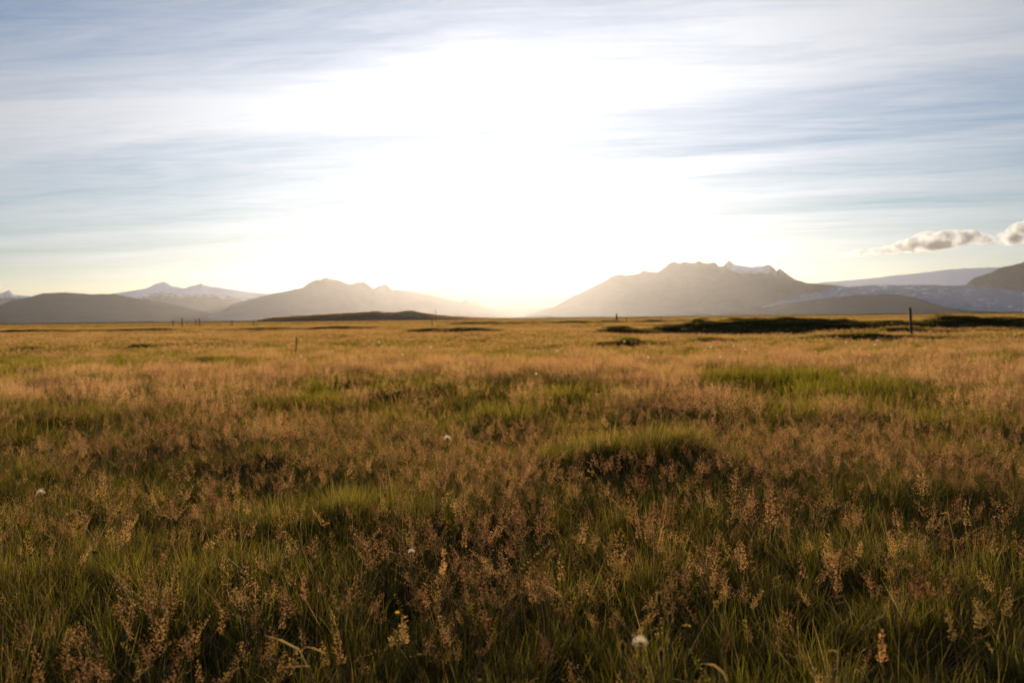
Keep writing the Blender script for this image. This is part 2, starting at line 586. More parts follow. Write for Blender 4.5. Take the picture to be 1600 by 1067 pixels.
def height(x, y):
    x, y = np.asarray(x, float), np.asarray(y, float)
    r = np.hypot(x, y)
    near = np.clip(1 - r / 120, 0, 1)
    h = (fbm(x / 1.3, y / 1.3, 3, 3) - .5) * .11 * near + (fbm(x / 11, y / 11, 9, 2) - .5) * .16 * np.clip(r / 25, 0, 1) * np.clip(1 - r / 900, 0, 1)
    ragged = .55 + .9 * fbm(x / .45, y / .45, 67, 3)
    for (mx, my, rx, ry, hh, gr) in MOUNDS:
        h = h + hh * ragged * np.exp(-((x - mx) / rx) ** 2 - ((y - my) / ry) ** 2)
    for (dd, pts, wd) in RIDGES:
        xs, hs = zip(*pts)
        yy = dd + (fbm(x / 9, x * 0 + dd, 21, 2) - .5) * 5
        t = np.abs(y - yy) / wd
        bumps = .75 + .5 * fbm(x / 1.6, y / 1.6, 31, 3)
        H = np.interp(x, xs, hs, left=0, right=0)
        h = h + H * np.exp(-t ** 3.2) * bumps - (.45 if len(pts) > 20 else .22) * H * np.exp(-((y - yy + 2.2 * wd) / (1.6 * wd)) ** 2)  # hollow added before each bank to deepen the shade at its foot
    return h


def greenness(x, y):
    gsum = np.zeros_like(np.asarray(x, float))
    for (mx, my, rx, ry, hh, gr) in MOUNDS:
        gsum = np.maximum(gsum, gr * np.exp(-((x - mx) / rx / 1.1) ** 4 - ((y - my) / ry / 1.1) ** 4))
    wob = 1 + .5 * (fbm(np.asarray(x) / .5, np.asarray(y) / .5, 91, 2) - .5)
    for (mx, my, rx, ry, st) in GREENS:
        gsum = np.maximum(gsum, st * np.exp(-((x - mx) / rx / wob) ** 4 - ((y - my) / ry / wob) ** 4))
    for (dd, pts, wd) in RIDGES:
        if dd < 70:
            xs, hs = zip(*pts)
            gsum = np.maximum(gsum, np.clip(np.interp(x, xs, hs, left=0, right=0) * 2.2, 0, 1) * np.exp(-(np.abs(y - dd + wd) / (wd * 3.0)) ** 4))
    return gsum


# ground sheet: a fan of rings that widen with distance, out to the horizon
RI = np.concatenate([np.linspace(0, 8, 90)[:-1], 8 * (1.021 ** np.arange(0, 200)), np.geomspace(600, 19000, 40)])
RI = RI[(RI < 505) | (RI > 599)]
AN = np.linspace(-R(48), R(48), 330)
rr, aa = np.meshgrid(RI, AN, indexing='ij')
X, Y = rr * np.sin(aa), rr * np.cos(aa) - .6
Z = height(X, Y)
V = np.stack([X, Y, Z], -1).reshape(-1, 3)
nr, na = len(RI), len(AN)
i, j = np.meshgrid(np.arange(nr - 1), np.arange(na - 1), indexing='ij')
i, j = i.ravel(), j.ravel()
F = np.stack([i * na + j, (i + 1) * na + j, (i + 1) * na + j + 1, i * na + j + 1], 1)
F = F[:, ::-1]
link('ground', make_mesh('ground', V, F, mats=[MAT_GROUND], smooth=True), kind='structure')
# the plain behind and to the sides of the camera
back = []
A2 = np.linspace(R(48), R(312), 60)
R2 = np.concatenate([np.linspace(0, 8, 12), np.geomspace(12, 19000, 50)])
rr, aa = np.meshgrid(R2, A2, indexing='ij')
X, Y = rr * np.sin(aa), rr * np.cos(aa) - .6
V = np.stack([X, Y, height(X, Y)], -1).reshape(-1, 3)
nr, na = len(R2), len(A2)
i, j = np.meshgrid(np.arange(nr - 1), np.arange(na - 1), indexing='ij')
i, j = i.ravel(), j.ravel()
F = np.stack([i * na + j, (i + 1) * na + j, (i + 1) * na + j + 1, i * na + j + 1], 1)[:, ::-1]
link('plain_behind', make_mesh('plain_behind', V, F, mats=[MAT_GROUND], smooth=True), kind='structure')


# ------------------------------------------------------------------ mountains, glacier
def skyline(pts):
    out = []
    for (px, py) in pts:
        v = ray(px, py)
        hz = math.hypot(v.x, v.y)
        out.append((math.atan2(v.x, v.y), v.z / hz))
    return sorted(out)


def mountain(name, pts, D, front, back, mat, seed, gul=.10, pw=1.25, snow=None, rough=.012, cols=None, rows=44, foot=0.0, crag=.0, **props):
    sk = skyline(pts)
    a0, a1 = sk[0][0], sk[-1][0]
    n = cols or int((a1 - a0) * 2200)
    n = max(n, 60)
    az = np.linspace(a0, a1, n)
    tz = np.interp(az, [s[0] for s in sk], [s[1] for s in sk])
    ker = max(3, int(.022 / (a1 - a0) * n))
    pad = np.concatenate([np.full(ker, tz[0]), tz, np.full(ker, tz[-1])])
    sm = np.convolve(pad, np.ones(ker) / ker, 'same')[ker:-ker]
    tz = tz + crag * (tz - sm)
    zr = np.maximum(D * tz + CAM_Z, 2.0)
    zs = np.maximum(D * sm + CAM_Z, 2.0)
    s = np.concatenate([np.linspace(-1, 0, rows), np.linspace(0, 1, rows // 2)[1:]])
    S, A = np.meshgrid(s, az, indexing='ij')
    near_crest = np.exp(-np.abs(S) * 14)
    ZR = zr * near_crest + np.minimum(zs, zr * 1.08) * (1 - near_crest)      # the teeth of the skyline stay near the crest
    dist_ = D + np.where(S < 0, S * front, S * back)
    prof = np.where(S < 0, (1 + S).clip(0, 1) ** pw, (1 - S).clip(0, 1) ** 1.1)
    u, v_ = A * D / 420., dist_ / 900.
    rid = 1 - np.abs(2 * fbm(u, v_, seed, 5, .55) - 1)
    edge = np.abs(S) ** .7 * (1 - np.abs(S)) * 2.2
    Zm = ZR * (prof - gul * 2 * edge * (1 - rid) * prof ** .3)
    Zm = Zm + ZR * rough * (fbm(A * D / 75., dist_ / 75., seed + 5, 4, .6) - .5) * 3.2
    Zm = np.where(np.abs(S) > .995, -1.0 + foot, Zm)
    X, Y = dist_ * np.sin(A), dist_ * np.cos(A)
    V = np.stack([X, Y, Zm], -1).reshape(-1, 3)
    nr, na = S.shape
    i, j = np.meshgrid(np.arange(nr - 1), np.arange(na - 1), indexing='ij')
    i, j = i.ravel(), j.ravel()
    F = np.stack([i * na + j, (i + 1) * na + j, (i + 1) * na + j + 1, i * na + j + 1], 1)[:, ::-1]
    sn = np.zeros_like(S) if snow is None else snow(A, Zm / ZR, Zm, S)
    return link(name, make_mesh(name, V, F, {'snow': sn.ravel()}, [mat], smooth=True), kind='structure', **props)


def px_az(px):
    return math.atan((px - CX) / FPX)


mountain('snowy_peak', [(-160, 470), (-90, 458), (-40, 466), (0, 459), (14, 455), (24, 460), (44, 462), (80, 470), (130, 500)], 15000, 2500, 2500, MAT_ROCK, 4, crag=.7,
         snow=lambda A, f, z, S: np.clip((f - .55) * 2, 0, 1) * .8)
mountain('snow_ridge', [(120, 500), (150, 470), (182, 458), (209, 454), (229, 450), (243, 444), (256, 441), (262, 443), (270, 447), (288, 450), (296, 447.5), (304, 446), (315, 443.5),
                        (320, 446), (329, 447.5), (354, 451), (388, 456), (422, 459), (480, 464), (560, 475), (640, 500)], 14000, 3200, 3000, MAT_ROCK, 6, gul=.07, crag=.3,
         snow=lambda A, f, z, S: np.clip(.34 + (f - .60) * 1.8, 0, 1))
mountain('far_ridge', [(560, 500), (600, 460), (616, 452), (660, 453), (704, 450), (760, 456), (830, 455), (900, 458), (980, 500)], 16500, 2500, 2500, MAT_ROCK, 61, gul=.06)
mountain('hazy_hill', [(690, 500), (700, 491), (708, 481), (717, 472.6), (731, 466), (745, 470), (760, 478), (775, 482), (820, 481), (862, 480), (900, 484), (930, 496)], 12500, 1500, 2000, MAT_ROCK, 62)
mountain('left_hill', [(-300, 470), (-150, 462), (-60, 474), (0, 478), (20, 469), (44, 464), (67, 458.6), (98, 457), (135, 459), (152, 460), (179, 458.6), (209, 465), (243, 471), (287, 479),
                       (330, 490), (370, 500)], 9000, 2200, 2500, MAT_ROCK, 8, gul=.06)
mountain('craggy_mountain', [(330, 499), (364, 475), (388, 468), (425, 459), (449, 454.5), (473, 449), (483, 442), (494, 437), (500, 437.5), (506, 434.8), (511, 434.5), (516, 436), (526, 437), (536, 440), (545, 443), (556, 441.5),
                             (569, 441), (577, 445), (584, 449), (592, 446), (602, 444.6), (608, 448), (614, 452), (630, 454), (646, 455.7), (658, 459), (670, 461), (695, 466), (730, 474), (765, 484), (800, 496)], 11000, 2400, 2200, MAT_ROCK, 10, crag=.4)
mountain('massif', [(820, 492), (840, 487), (869, 477.8), (897, 462), (926, 447.6), (940, 441), (955, 432), (966, 429), (978, 430), (998, 427), (1005, 423), (1012, 424), (1027, 424.6), (1035, 420), (1044, 413), (1053, 409.6),
                    (1061, 410.8), (1071, 408.8), (1084, 410.8), (1088, 409.5), (1092, 408), (1097, 410), (1104, 411), (1117, 410.8), (1123, 415), (1130, 415), (1139, 408), (1150, 414), (1171, 417), (1191, 416), (1201, 414.5), (1206, 417), (1211, 420),
                    (1214, 423), (1218, 419.7), (1225, 425), (1242, 436), (1260, 442), (1300, 445), (1330, 449), (1400, 470), (1440, 488)], 9800, 2300, 2500, MAT_ROCK, 12, gul=.15, rough=.008, crag=.35,
         snow=lambda A, f, z, S: np.where(S < .3, 1, 0) * np.exp(-((A - px_az(1172)) / .026) ** 4) * np.clip((f - .70) * 6, 0, 1) * .62)
mountain('snow_plateau', [(1200, 470), (1240, 446), (1285, 441), (1337, 436.8), (1390, 431.5), (1442, 426), (1482, 421), (1508, 419.7), (1558, 417.6), (1650, 413), (1800, 420), (1880, 470)], 14500, 3200, 3500, MAT_ICE, 14, gul=.05, pw=.8,
         snow=lambda A, f, z, S: .35 + .5 * f)
mountain('right_mountain', [(1470, 486), (1490, 460), (1508, 446), (1521, 434), (1534, 430), (1547, 426), (1556, 421), (1566, 416.6), (1584, 414), (1600, 409), (1640, 398), (1690, 392), (1760, 400), (1840, 420), (1900, 470)], 9600, 1700, 2500, MAT_ROCK, 16)
mountain('glacier', [(1165, 486), (1180, 481), (1211, 473), (1245, 464), (1285, 454), (1311, 448.5), (1350, 446), (1416, 444.7), (1508, 446), (1560, 451), (1600, 456.5), (1700, 460), (1800, 470), (1880, 486)], 8200, 1300, 900, MAT_ICE, 18,
         gul=.05, pw=.75, rough=.035, cols=520, rows=60, snow=lambda A, f, z, S: -.10 + .84 * fbm(A * 170, S * 22, 5, 5, .62))
mountain('glacier_tongue', [(300, 499), (330, 492), (352, 487), (380, 485), (420, 486), (455, 489), (500, 497)], 8300, 900, 900, rock_mat('dull_ice', (.05, .06, .085), (.12, .135, .17), .01), 19, gul=.02, pw=.6, rough=.02,
         snow=lambda A, f, z, S: -.4 + 0 * f)
mountain('foothill', [(1165, 487), (1180, 481.5), (1232, 473.5), (1272, 467.5), (1311, 464), (1337, 461), (1355, 461), (1377, 459), (1403, 460), (1429, 464), (1450, 471), (1476, 479), (1508, 484), (1560, 487)], 6600, 900, 900, MAT_ROCK, 20, gul=.05)

# the low grassy mound on the plain
MOUND_SKY = skyline([(405, 500), (425, 497), (452, 494.5), (470, 493.5), (500, 492), (530, 490.5), (560, 489), (578, 487.5), (587, 485.6), (596, 488.6), (615, 488.9), (628, 487.4),
                     (640, 484.8), (648, 486.6), (660, 489.5), (675, 492), (700, 494), (740, 496.5), (790, 498)])
MOUND_D, MOUND_W = 600., 32.


def mound_height(A, dist_):
    S = ((dist_ - MOUND_D) / MOUND_W).clip(-1, 1)
    zr = (MOUND_D * np.interp(A, [q[0] for q in MOUND_SKY], [q[1] for q in MOUND_SKY], left=-.02, right=-.02) + CAM_Z - .1).clip(.02)
    prof = np.cos(S * math.pi / 2).clip(0) ** .8
    return zr * prof + (fbm(A * MOUND_D / 3.5, dist_ / 3.5, 51, 3) - .5) * .8 * prof


def far_mound():
    A, dist_ = np.meshgrid(np.linspace(MOUND_SKY[0][0], MOUND_SKY[-1][0], 300), MOUND_D + np.linspace(-1, 1, 34) * MOUND_W)
    Zm = np.where(np.abs(dist_ - MOUND_D) > MOUND_W * .99, -.3, mound_height(A, dist_))
    V = np.stack([dist_ * np.sin(A), dist_ * np.cos(A), Zm], -1).reshape(-1, 3)
    nr, na = A.shape
    i, j = np.meshgrid(np.arange(nr - 1), np.arange(na - 1), indexing='ij')
    i, j = i.ravel(), j.ravel()
    F = np.stack([i * na + j, (i + 1) * na + j, (i + 1) * na + j + 1, i * na + j + 1], 1)[:, ::-1]
    link('earth_mound', make_mesh('earth_mound', V, F, mats=[plain_mat('mound_heath', (.16, .11, .06), .95, .4, 1.5)], smooth=True), kind='structure')


far_mound()


# ------------------------------------------------------------------ grass
def proto(name, g, mats):
    return bpy.data.objects.new(name, g.mesh(name, mats))          # not linked: only its mesh is scattered


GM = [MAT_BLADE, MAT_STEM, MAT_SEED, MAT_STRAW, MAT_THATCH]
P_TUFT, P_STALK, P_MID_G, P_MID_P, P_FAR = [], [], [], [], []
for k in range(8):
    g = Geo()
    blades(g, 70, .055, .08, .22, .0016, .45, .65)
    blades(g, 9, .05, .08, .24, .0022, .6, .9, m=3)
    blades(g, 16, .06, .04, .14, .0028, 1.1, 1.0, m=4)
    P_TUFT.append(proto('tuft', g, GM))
for k in range(16):
    g = Geo()
    if k < 10:          # bent grass: open, russet
        panicle(g, rng.uniform(.28, .46), rng.uniform(.02, .16), rng.uniform(0, 6.28), rng.uniform(.08, .15), rng.uniform(.014, .044), 9, 4, 6, .0046, .0018, mats=(1, 2), droop=rng.uniform(0, .10))
    elif k < 12:        # fescue: narrow, straw coloured, nodding
        panicle(g, rng.uniform(.34, .48), rng.uniform(.05, .2), rng.uniform(0, 6.28), rng.uniform(.06, .10), .008, 9, 2, 4, .0065, .0020, mats=(3, 3), droop=rng.uniform(.08, .2))
    elif k < 14:        # still green heads
        panicle(g, rng.uniform(.26, .38), rng.uniform(.02, .12), rng.uniform(0, 6.28), rng.uniform(.07, .11), rng.uniform(.010, .02), 9, 3, 5, .0046, .0018, mats=(1, 0), droop=rng.uniform(0, .08))
    elif k < 15:        # nearly bare old culm
        panicle(g, rng.uniform(.40, .50), .08, rng.uniform(0, 6.28), .10, .03, 5, 2, 2, .0050, .0018, mats=(3, 3), droop=.06)
    else:               # sparse, wide head
        panicle(g, .46, .05, rng.uniform(0, 6.28), .17, .06, 7, 3, 4, .0046, .0018, mats=(1, 2), droop=.03)
    for _ in range(2):
        blades(g, 1, .004, .12, .24, .0028, .5, .6, 4, 1)
    P_STALK.append(proto('stalk', g, GM))
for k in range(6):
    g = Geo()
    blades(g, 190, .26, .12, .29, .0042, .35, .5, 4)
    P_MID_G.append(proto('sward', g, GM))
    g = Geo()
    for _ in range(26):
        s = Geo()
        panicle(s, rng.uniform(.30, .47), rng.uniform(0, .10), rng.uniform(0, 6.28), rng.uniform(.10, .15), rng.uniform(.026, .05), 6, 3, 5, .0078, .0034, .0011, True, True, (1, 2), rng.uniform(0, .06))
        r, a = .27 * math.sqrt(rng.random()), rng.uniform(0, 6.28)
        g.merge(s, (r * math.cos(a), r * math.sin(a), 0))
    P_MID_P.append(proto('seed_drift', g, GM))
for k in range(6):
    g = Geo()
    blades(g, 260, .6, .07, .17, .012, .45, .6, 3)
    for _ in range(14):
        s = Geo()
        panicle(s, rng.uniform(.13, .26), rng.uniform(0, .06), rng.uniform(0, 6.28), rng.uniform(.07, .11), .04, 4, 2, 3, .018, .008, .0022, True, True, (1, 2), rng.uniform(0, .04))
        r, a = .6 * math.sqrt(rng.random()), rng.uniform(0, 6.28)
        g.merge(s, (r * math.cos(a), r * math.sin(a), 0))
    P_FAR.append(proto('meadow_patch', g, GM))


def scatter(name, protos, x, y, scl, dry, label, cat, tilt=.12, sink=.01, z=None):
    n = len(x)
    z = (height(x, y) if z is None else z) - sink
    me = bpy.data.meshes.new(name)
    me.vertices.add(n)
    me.vertices.foreach_set('co', np.stack([x, y, z], 1).astype(np.float32).ravel())
    rot = np.stack([rng.normal(0, tilt, n), rng.normal(0, tilt, n), rng.uniform(0, 6.283, n)], 1).astype(np.float32)
    at = me.attributes.new('rot', 'FLOAT_VECTOR', 'POINT')
    at.data.foreach_set('vector', rot.ravel())
    for nm, arr in (('scl', scl), ('dry', dry)):
        at = me.attributes.new(nm, 'FLOAT', 'POINT')
        at.data.foreach_set('value', np.broadcast_to(arr, n).astype(np.float32))
    at = me.attributes.new('pick', 'INT', 'POINT')
    at.data.foreach_set('value', rng.integers(0, len(protos), n).astype(np.int32))
    for m_ in GM:
        me.materials.append(m_)
    o = link(name, me, kind='stuff', label=label, category=cat)
    ng = bpy.data.node_groups.new(name + '_scatter', 'GeometryNodeTree')
    ng.interface.new_socket('Geometry', in_out='INPUT', socket_type='NodeSocketGeometry')
    ng.interface.new_socket('Geometry', in_out='OUTPUT', socket_type='NodeSocketGeometry')
    nd, lk = ng.nodes, ng.links
    gi, go = nd.new('NodeGroupInput'), nd.new('NodeGroupOutput')
    jn = nd.new('GeometryNodeJoinGeometry')
    for p in protos:
        oi = nd.new('GeometryNodeObjectInfo')
        oi.inputs['Object'].default_value = p
        ti = nd.new('GeometryNodeGeometryToInstance')
        lk.new(oi.outputs['Geometry'], ti.inputs[0])
        lk.new(ti.outputs[0], jn.inputs[0])
    ip = nd.new('GeometryNodeInstanceOnPoints')
    ip.inputs['Pick Instance'].default_value = True

    def named(nm, ty):
        a = nd.new('GeometryNodeInputNamedAttribute')
        a.data_type = ty
        a.inputs['Name'].default_value = nm
        return a.outputs['Attribute']
    lk.new(gi.outputs[0], ip.inputs['Points'])
    lk.new(jn.outputs[0], ip.inputs['Instance'])
    lk.new(named('pick', 'INT'), ip.inputs['Instance Index'])
    er = nd.new('FunctionNodeEulerToRotation')
    lk.new(named('rot', 'FLOAT_VECTOR'), er.inputs[0])
    lk.new(er.outputs[0], ip.inputs['Rotation'])
    lk.new(named('scl', 'FLOAT'), ip.inputs['Scale'])
    lk.new(ip.outputs[0], go.inputs[0])
    md = o.modifiers.new('scatter', 'NODES')
    md.node_group = ng
    return o


def wedge(n, r0, r1, half=36.0):
    """points evenly spread over the ground within sight"""
    r = np.sqrt(rng.uniform(r0 * r0, r1 * r1, n))
    a = rng.uniform(-R(half), R(half), n)
    return r * np.sin(a), r * np.cos(a)


def area(r0, r1, half=36.0):
    return R(half) * (r1 * r1 - r0 * r0)


def drift(x, y):
    """where the flowering stalks stand thick"""
    return np.clip((fbm(x / 2.1, y / 2.1, 77, 3) - .34) * 3.2, 0.05, 1) * (1 - .88 * greenness(x, y))


def dryness(x, y):
    return np.clip((fbm(x / 2.6, y / 2.6, 41, 3) - .30) * 1.6, 0, 1) * (1 - .9 * greenness(x, y))


def fade(x, y, a, b):
    """1 nearer than a, 0 farther than b"""
    return np.clip((b - np.hypot(x, y)) / (b - a), 0, 1)


# near sward
x, y = wedge(int(area(.8, 13) * 120), .8, 13, 40)
keep = rng.random(len(x)) < fade(x, y, 7.5, 13)
x, y = x[keep], y[keep]
gr = greenness(x, y)
scatter('grass', P_TUFT, x, y, rng.uniform(.6, 1.05, len(x)) * (1 + .28 * gr) * (.8 + .35 * vn(x / .6, y / .6, 5)), dryness(x, y) * .6,
        'dense green and straw coloured meadow grass in the foreground', 'grass')
# near flowering stalks
x, y = wedge(int(area(1.0, 13) * 400), 1.0, 13, 38)
keep = rng.random(len(x)) < drift(x, y) * fade(x, y, 7.5, 13) * np.clip((np.hypot(x, y) - 1.2) / 2.0, .42, 1)
x, y = x[keep], y[keep]
scatter('flowering_grass', P_STALK, x, y, rng.uniform(.52, .95, len(x)), .5, 'airy red brown seed heads of grass in the foreground', 'grass', .12)
# middle distance
x, y = wedge(int(area(8, 42) * 8), 8, 42)
keep = rng.random(len(x)) < 1 - fade(x, y, 8, 12)
x, y = x[keep], y[keep]
sc = rng.uniform(.75, 1.15, len(x)) * (1 + .25 * greenness(x, y)) * (.60 + .40 * fade(x, y, 20, 34))
scatter('meadow_sward', P_MID_G, x, y, sc, dryness(x, y), 'green and yellow grass of the middle meadow', 'grass', .06)
x, y = wedge(int(area(8, 38) * 9), 8, 38)
keep = rng.random(len(x)) < np.clip(drift(x, y) * 1.2, .1, 1) * np.where(greenness(x, y) > .4, .12, 1) * (1 - fade(x, y, 7.5, 12)) * fade(x, y, 20, 36)
x, y = x[keep], y[keep]
scatter('seed_head_haze', P_MID_P, x, y, rng.uniform(.66, 1.0, len(x)) * (.7 + .3 * fade(x, y, 18, 32)), .5, 'orange brown haze of grass seed heads across the meadow', 'grass', .06)
# far meadow
xs, ys = [], []
for r0, r1, den in ((32, 90, 2.0), (90, 210, .7), (210, 620, .16)):
    x, y = wedge(int(area(r0, r1) * den), r0, r1)
    xs.append(x)
    ys.append(y)
x, y = np.concatenate(xs), np.concatenate(ys)
scatter('far_meadow', P_FAR, x, y, rng.uniform(.7, 1.15, len(x)), dryness(x / 3, y / 3) * (1 - greenness(x, y)), 'golden grass running out to the foot of the mountains', 'grass', .04)


# heath on the earth mound
n = 3200
A, dd = rng.uniform(MOUND_SKY[0][0], MOUND_SKY[-1][0], n), MOUND_D + rng.uniform(-1, 1, n) * MOUND_W * .9
scatter('mound_heath', P_FAR, dd * np.sin(A), dd * np.cos(A), rng.uniform(1.6, 3.2, n), rng.uniform(.5, 1.1, n), 'brown heath covering the low earth mound', 'heath', .05, .03, mound_height(A, dd))


# ------------------------------------------------------------------ fence posts
def fence_post(px, py_top, dist_, w, label, lean=0.0, hpost=None):
    dist_, w = dist_ * KZ, w * KZ
    v = ray(px, py_top)
    k = dist_ / math.hypot(v.x, v.y)
    x, y, ztop = v.x * k, v.y * k, CAM_Z + v.z * k
    z0 = float(height(x, y)) - .15
    t = thing('fence_post', label, 'fence post', (x, y, z0), 'old fence posts standing on the plain')
    h = ztop - z0
    g = Geo()
    n = 9
    s = np.linspace(0, 1, n)
    P = np.stack([lean * (1 - s) + .006 * np.sin(s * 5), .01 * np.cos(s * 4), s * h], 1)
    tube(g, P, w * .5 * (1.05 - .18 * s) * (1 + .06 * np.sin(s * 17)), .5, 0, 8)
    link('shaft', g.mesh('shaft', [MAT_POST], True), t)
    g = Geo()
    tube(g, np.array([[.004, .006, h - .002], [.002, .004, h + .012], [0, .0, h + .03]]), np.array([w * .44, w * .34, w * .03]), .5, 0, 8)
    link('weathered_top', g.mesh('weathered_top', [MAT_POST]), t)
    return t


for a in [(1422, 481, 33, .085, 'dark wooden fence post before the shaded bank on the right', .07),
          (963, 490, 118, .17, 'short fence post on a hummock left of the massif foot', .05),
          (284.5, 497, 138, .17, 'tallest of the fence posts on the left plain', .0),
          (270, 501, 138, .15, 'leftmost short fence post on the left plain', .0),
          (306, 499, 140, .12, 'thin post left of its close twin on the left plain', .0),
          (312, 498, 136, .17, 'leaning post right of its close twin on the left plain', -.15),
          (362.5, 500, 138, .17, 'faint post midway between the close pair and the mound', .0),
          (396, 499.5, 145, .15, 'small fence post just left of the earth mound', .0),
          (675, 496, 100, .10, 'pale fence post in front of the mound slope', .0),
          (681, 483, 160, .09, 'thin tall pole on the right shoulder of the mound', .0),
          (979, 496, 125, .13, 'small post right of the post on the hummock', .0),
          (1033, 494, 130, .12, 'small post on the plain before the massif', .0)]:
    fence_post(*a)


# ------------------------------------------------------------------ flowers and single stalks
def stem_to(t, P, r, mat, name='stem', k=5):
    g = Geo()
    tube(g, P, r, .5, 0, k)
    return link(name, g.mesh(name, [mat], True), t)


def arc(h, bx, by, n=8):
    """from a foot displaced by (bx, by) up to the head above the origin"""
    s = np.linspace(0, 1, n)
    return np.stack([bx * (1 - s) ** 1.4, by * (1 - s) ** 1.4, h * s], 1)


def rooted(px, py, z):
    x, y = spot_at_height(px, py, z)
    z0 = float(height(x, y)) - .01
    return x, y, z0, z - z0


def uv_ball(g, c, r, q=.5, m=0, nu=10, nv=7, z0=-1.0, z1=1.0, jit=0.0):
    th = np.linspace(math.acos(z1), math.acos(z0), nv)
    ph_ = np.linspace(0, 2 * math.pi, nu, endpoint=False)
    T, Pp = np.meshgrid(th, ph_, indexing='ij')
    k = 1 + rng.normal(0, jit, T.shape) if jit else 1.0
    V = np.stack([np.sin(T) * np.cos(Pp) * k, np.sin(T) * np.sin(Pp) * k, np.cos(T) * k], -1).reshape(-1, 3) * np.asarray(r) + np.asarray(c)
    F = []
    for i_ in range(nv - 1):
        for j_ in range(nu):
            a_, b_ = i_ * nu + j_, i_ * nu + (j_ + 1) % nu
            F += [[a_, a_ + nu, b_], [b_, a_ + nu, b_ + nu]]
    g.add(V, F, np.tile(np.linspace(1, 0, nv)[:, None], (1, nu)).ravel(), q, m)


def hairs(g, c, n, r0, r1, zmin=-1.0, w=.0006, sx=1.0, sz=1.0):
    D = rng.normal(size=(n * 3, 3))
    D /= np.linalg.norm(D, axis=1)[:, None]
    D = D[D[:, 2] > zmin][:n]
    for dd in D:
        k = np.array([sx, sx, sz])
        P0, P1 = np.asarray(c) + dd * r0 * k, np.asarray(c) + dd * r1 * rng.uniform(.85, 1.08) * k
        ribbon(g, [P0, (P0 + P1) / 2, P1], [w, w, w * .5], rng.random())
        for _ in range(3):                                             # the spreading tip of each hair
            e = P1 + rng.normal(0, 1, 3) * r1 * .16
            ribbon(g, [P1, e], [w * .8, w * .4], rng.random())


def seed_clock(px, py, z, rad, label, bend=(.02, .02)):
    rad *= KZ
    x, y, z0, h = rooted(px, py, z)
    t = thing('seed_clock', label, 'flower', (x, y, z0), 'flowers gone to seed')
    stem_to(t, arc(h, *bend), np.linspace(.0022, .0016, 8), MAT_GREEN)
    g = Geo()
    uv_ball(g, (0, 0, h), (rad * .28, rad * .28, rad * .22))
    head = link('receptacle', g.mesh('receptacle', [MAT_DOCK], True), t)
    g = Geo()
    hairs(g, (0, 0, h), 230, rad * .3, rad, -.2, rad * .028, 1.0, .92)
    link('pappus', g.mesh('pappus', [MAT_WHITE]), head, kind='stuff')


def plantain(px, py, z, wd, ln, label, bend):
    wd, ln = wd * KZ, ln * KZ
    x, y, z0, h = rooted(px, py, z)
    t = thing('plantain', label, 'flower', (x, y, z0), 'plantain heads in the front right')
    stem_to(t, arc(h - ln * .9, *bend), np.linspace(.0024, .0017, 8), MAT_GREEN)
    g = Geo()
    uv_ball(g, (0, 0, h - ln * .5), (wd * .27, wd * .27, ln * .42), nu=12, nv=9, jit=.06)
    head = link('seed_spike', g.mesh('seed_spike', [MAT_CORE], True), t)
    g = Geo()
    hairs(g, (0, 0, h - ln * .5), 130, wd * .25, wd * .5, -.85, .0007, 1.0, ln / wd)
    link('stamen_fringe', g.mesh('stamen_fringe', [MAT_STRAW]), head, kind='stuff')


def yellow_flower(px, py, z, rad, label, bend=(.02, .01), shut=False):
    rad *= KZ
    x, y, z0, h = rooted(px, py, z)
    t = thing('yellow_flower', label, 'flower', (x, y, z0), 'yellow flowers in the meadow')
    stem_to(t, arc(h - rad * .3, *bend), np.linspace(.0016, .0012, 8), MAT_GREEN)
    g = Geo()
    uv_ball(g, (0, 0, h - rad * .35), (rad * .42, rad * .42, rad * .55))
    head = link('flower_cup', g.mesh('flower_cup', [MAT_GREEN], True), t)
    g = Geo()
    for ring, (n, ln, up) in enumerate(((15, 1.0, .25), (12, .8, .55), (8, .55, 1.0))):
        for j_ in range(n):
            a = 6.283 * j_ / n + ring * .3 + rng.normal(0, .07)
            u_ = (up + 2.4) if shut else up
            D = np.array([math.cos(a), math.sin(a), u_])
            D /= np.linalg.norm(D)
            L = rad * ln * (1.25 if shut else 1.0) * rng.uniform(.88, 1.08)
            P0 = np.array([math.cos(a), math.sin(a), 0]) * rad * .12 + np.array([0, 0, h - rad * .15])
            P = [P0, P0 + D * L * .6, P0 + D * L + np.array([0, 0, (.02 if shut else -.1) * L])]
            ribbon(g, P, [rad * .14, rad * .25, rad * .20], rng.random(), 0, np.array([-math.sin(a), math.cos(a), 0]))
    link('petals', g.mesh('petals', [MAT_YELLOW]), head, kind='stuff')


def cotton(px, py, z, rad, label):
    x, y, z0, h = rooted(px, py, z)
    t = thing('cotton_grass', label, 'cotton grass', (x, y, z0), 'white cotton grass tufts in the meadow')
    stem_to(t, arc(h, .03, .02), .0016, MAT_STEM, k=3)
    g = Geo()
    hairs(g, (0, 0, h), 60, rad * .1, rad * 1.1, -.8, rad * .22)
    link('tuft', g.mesh('tuft', [MAT_WHITE]), t, kind='stuff')


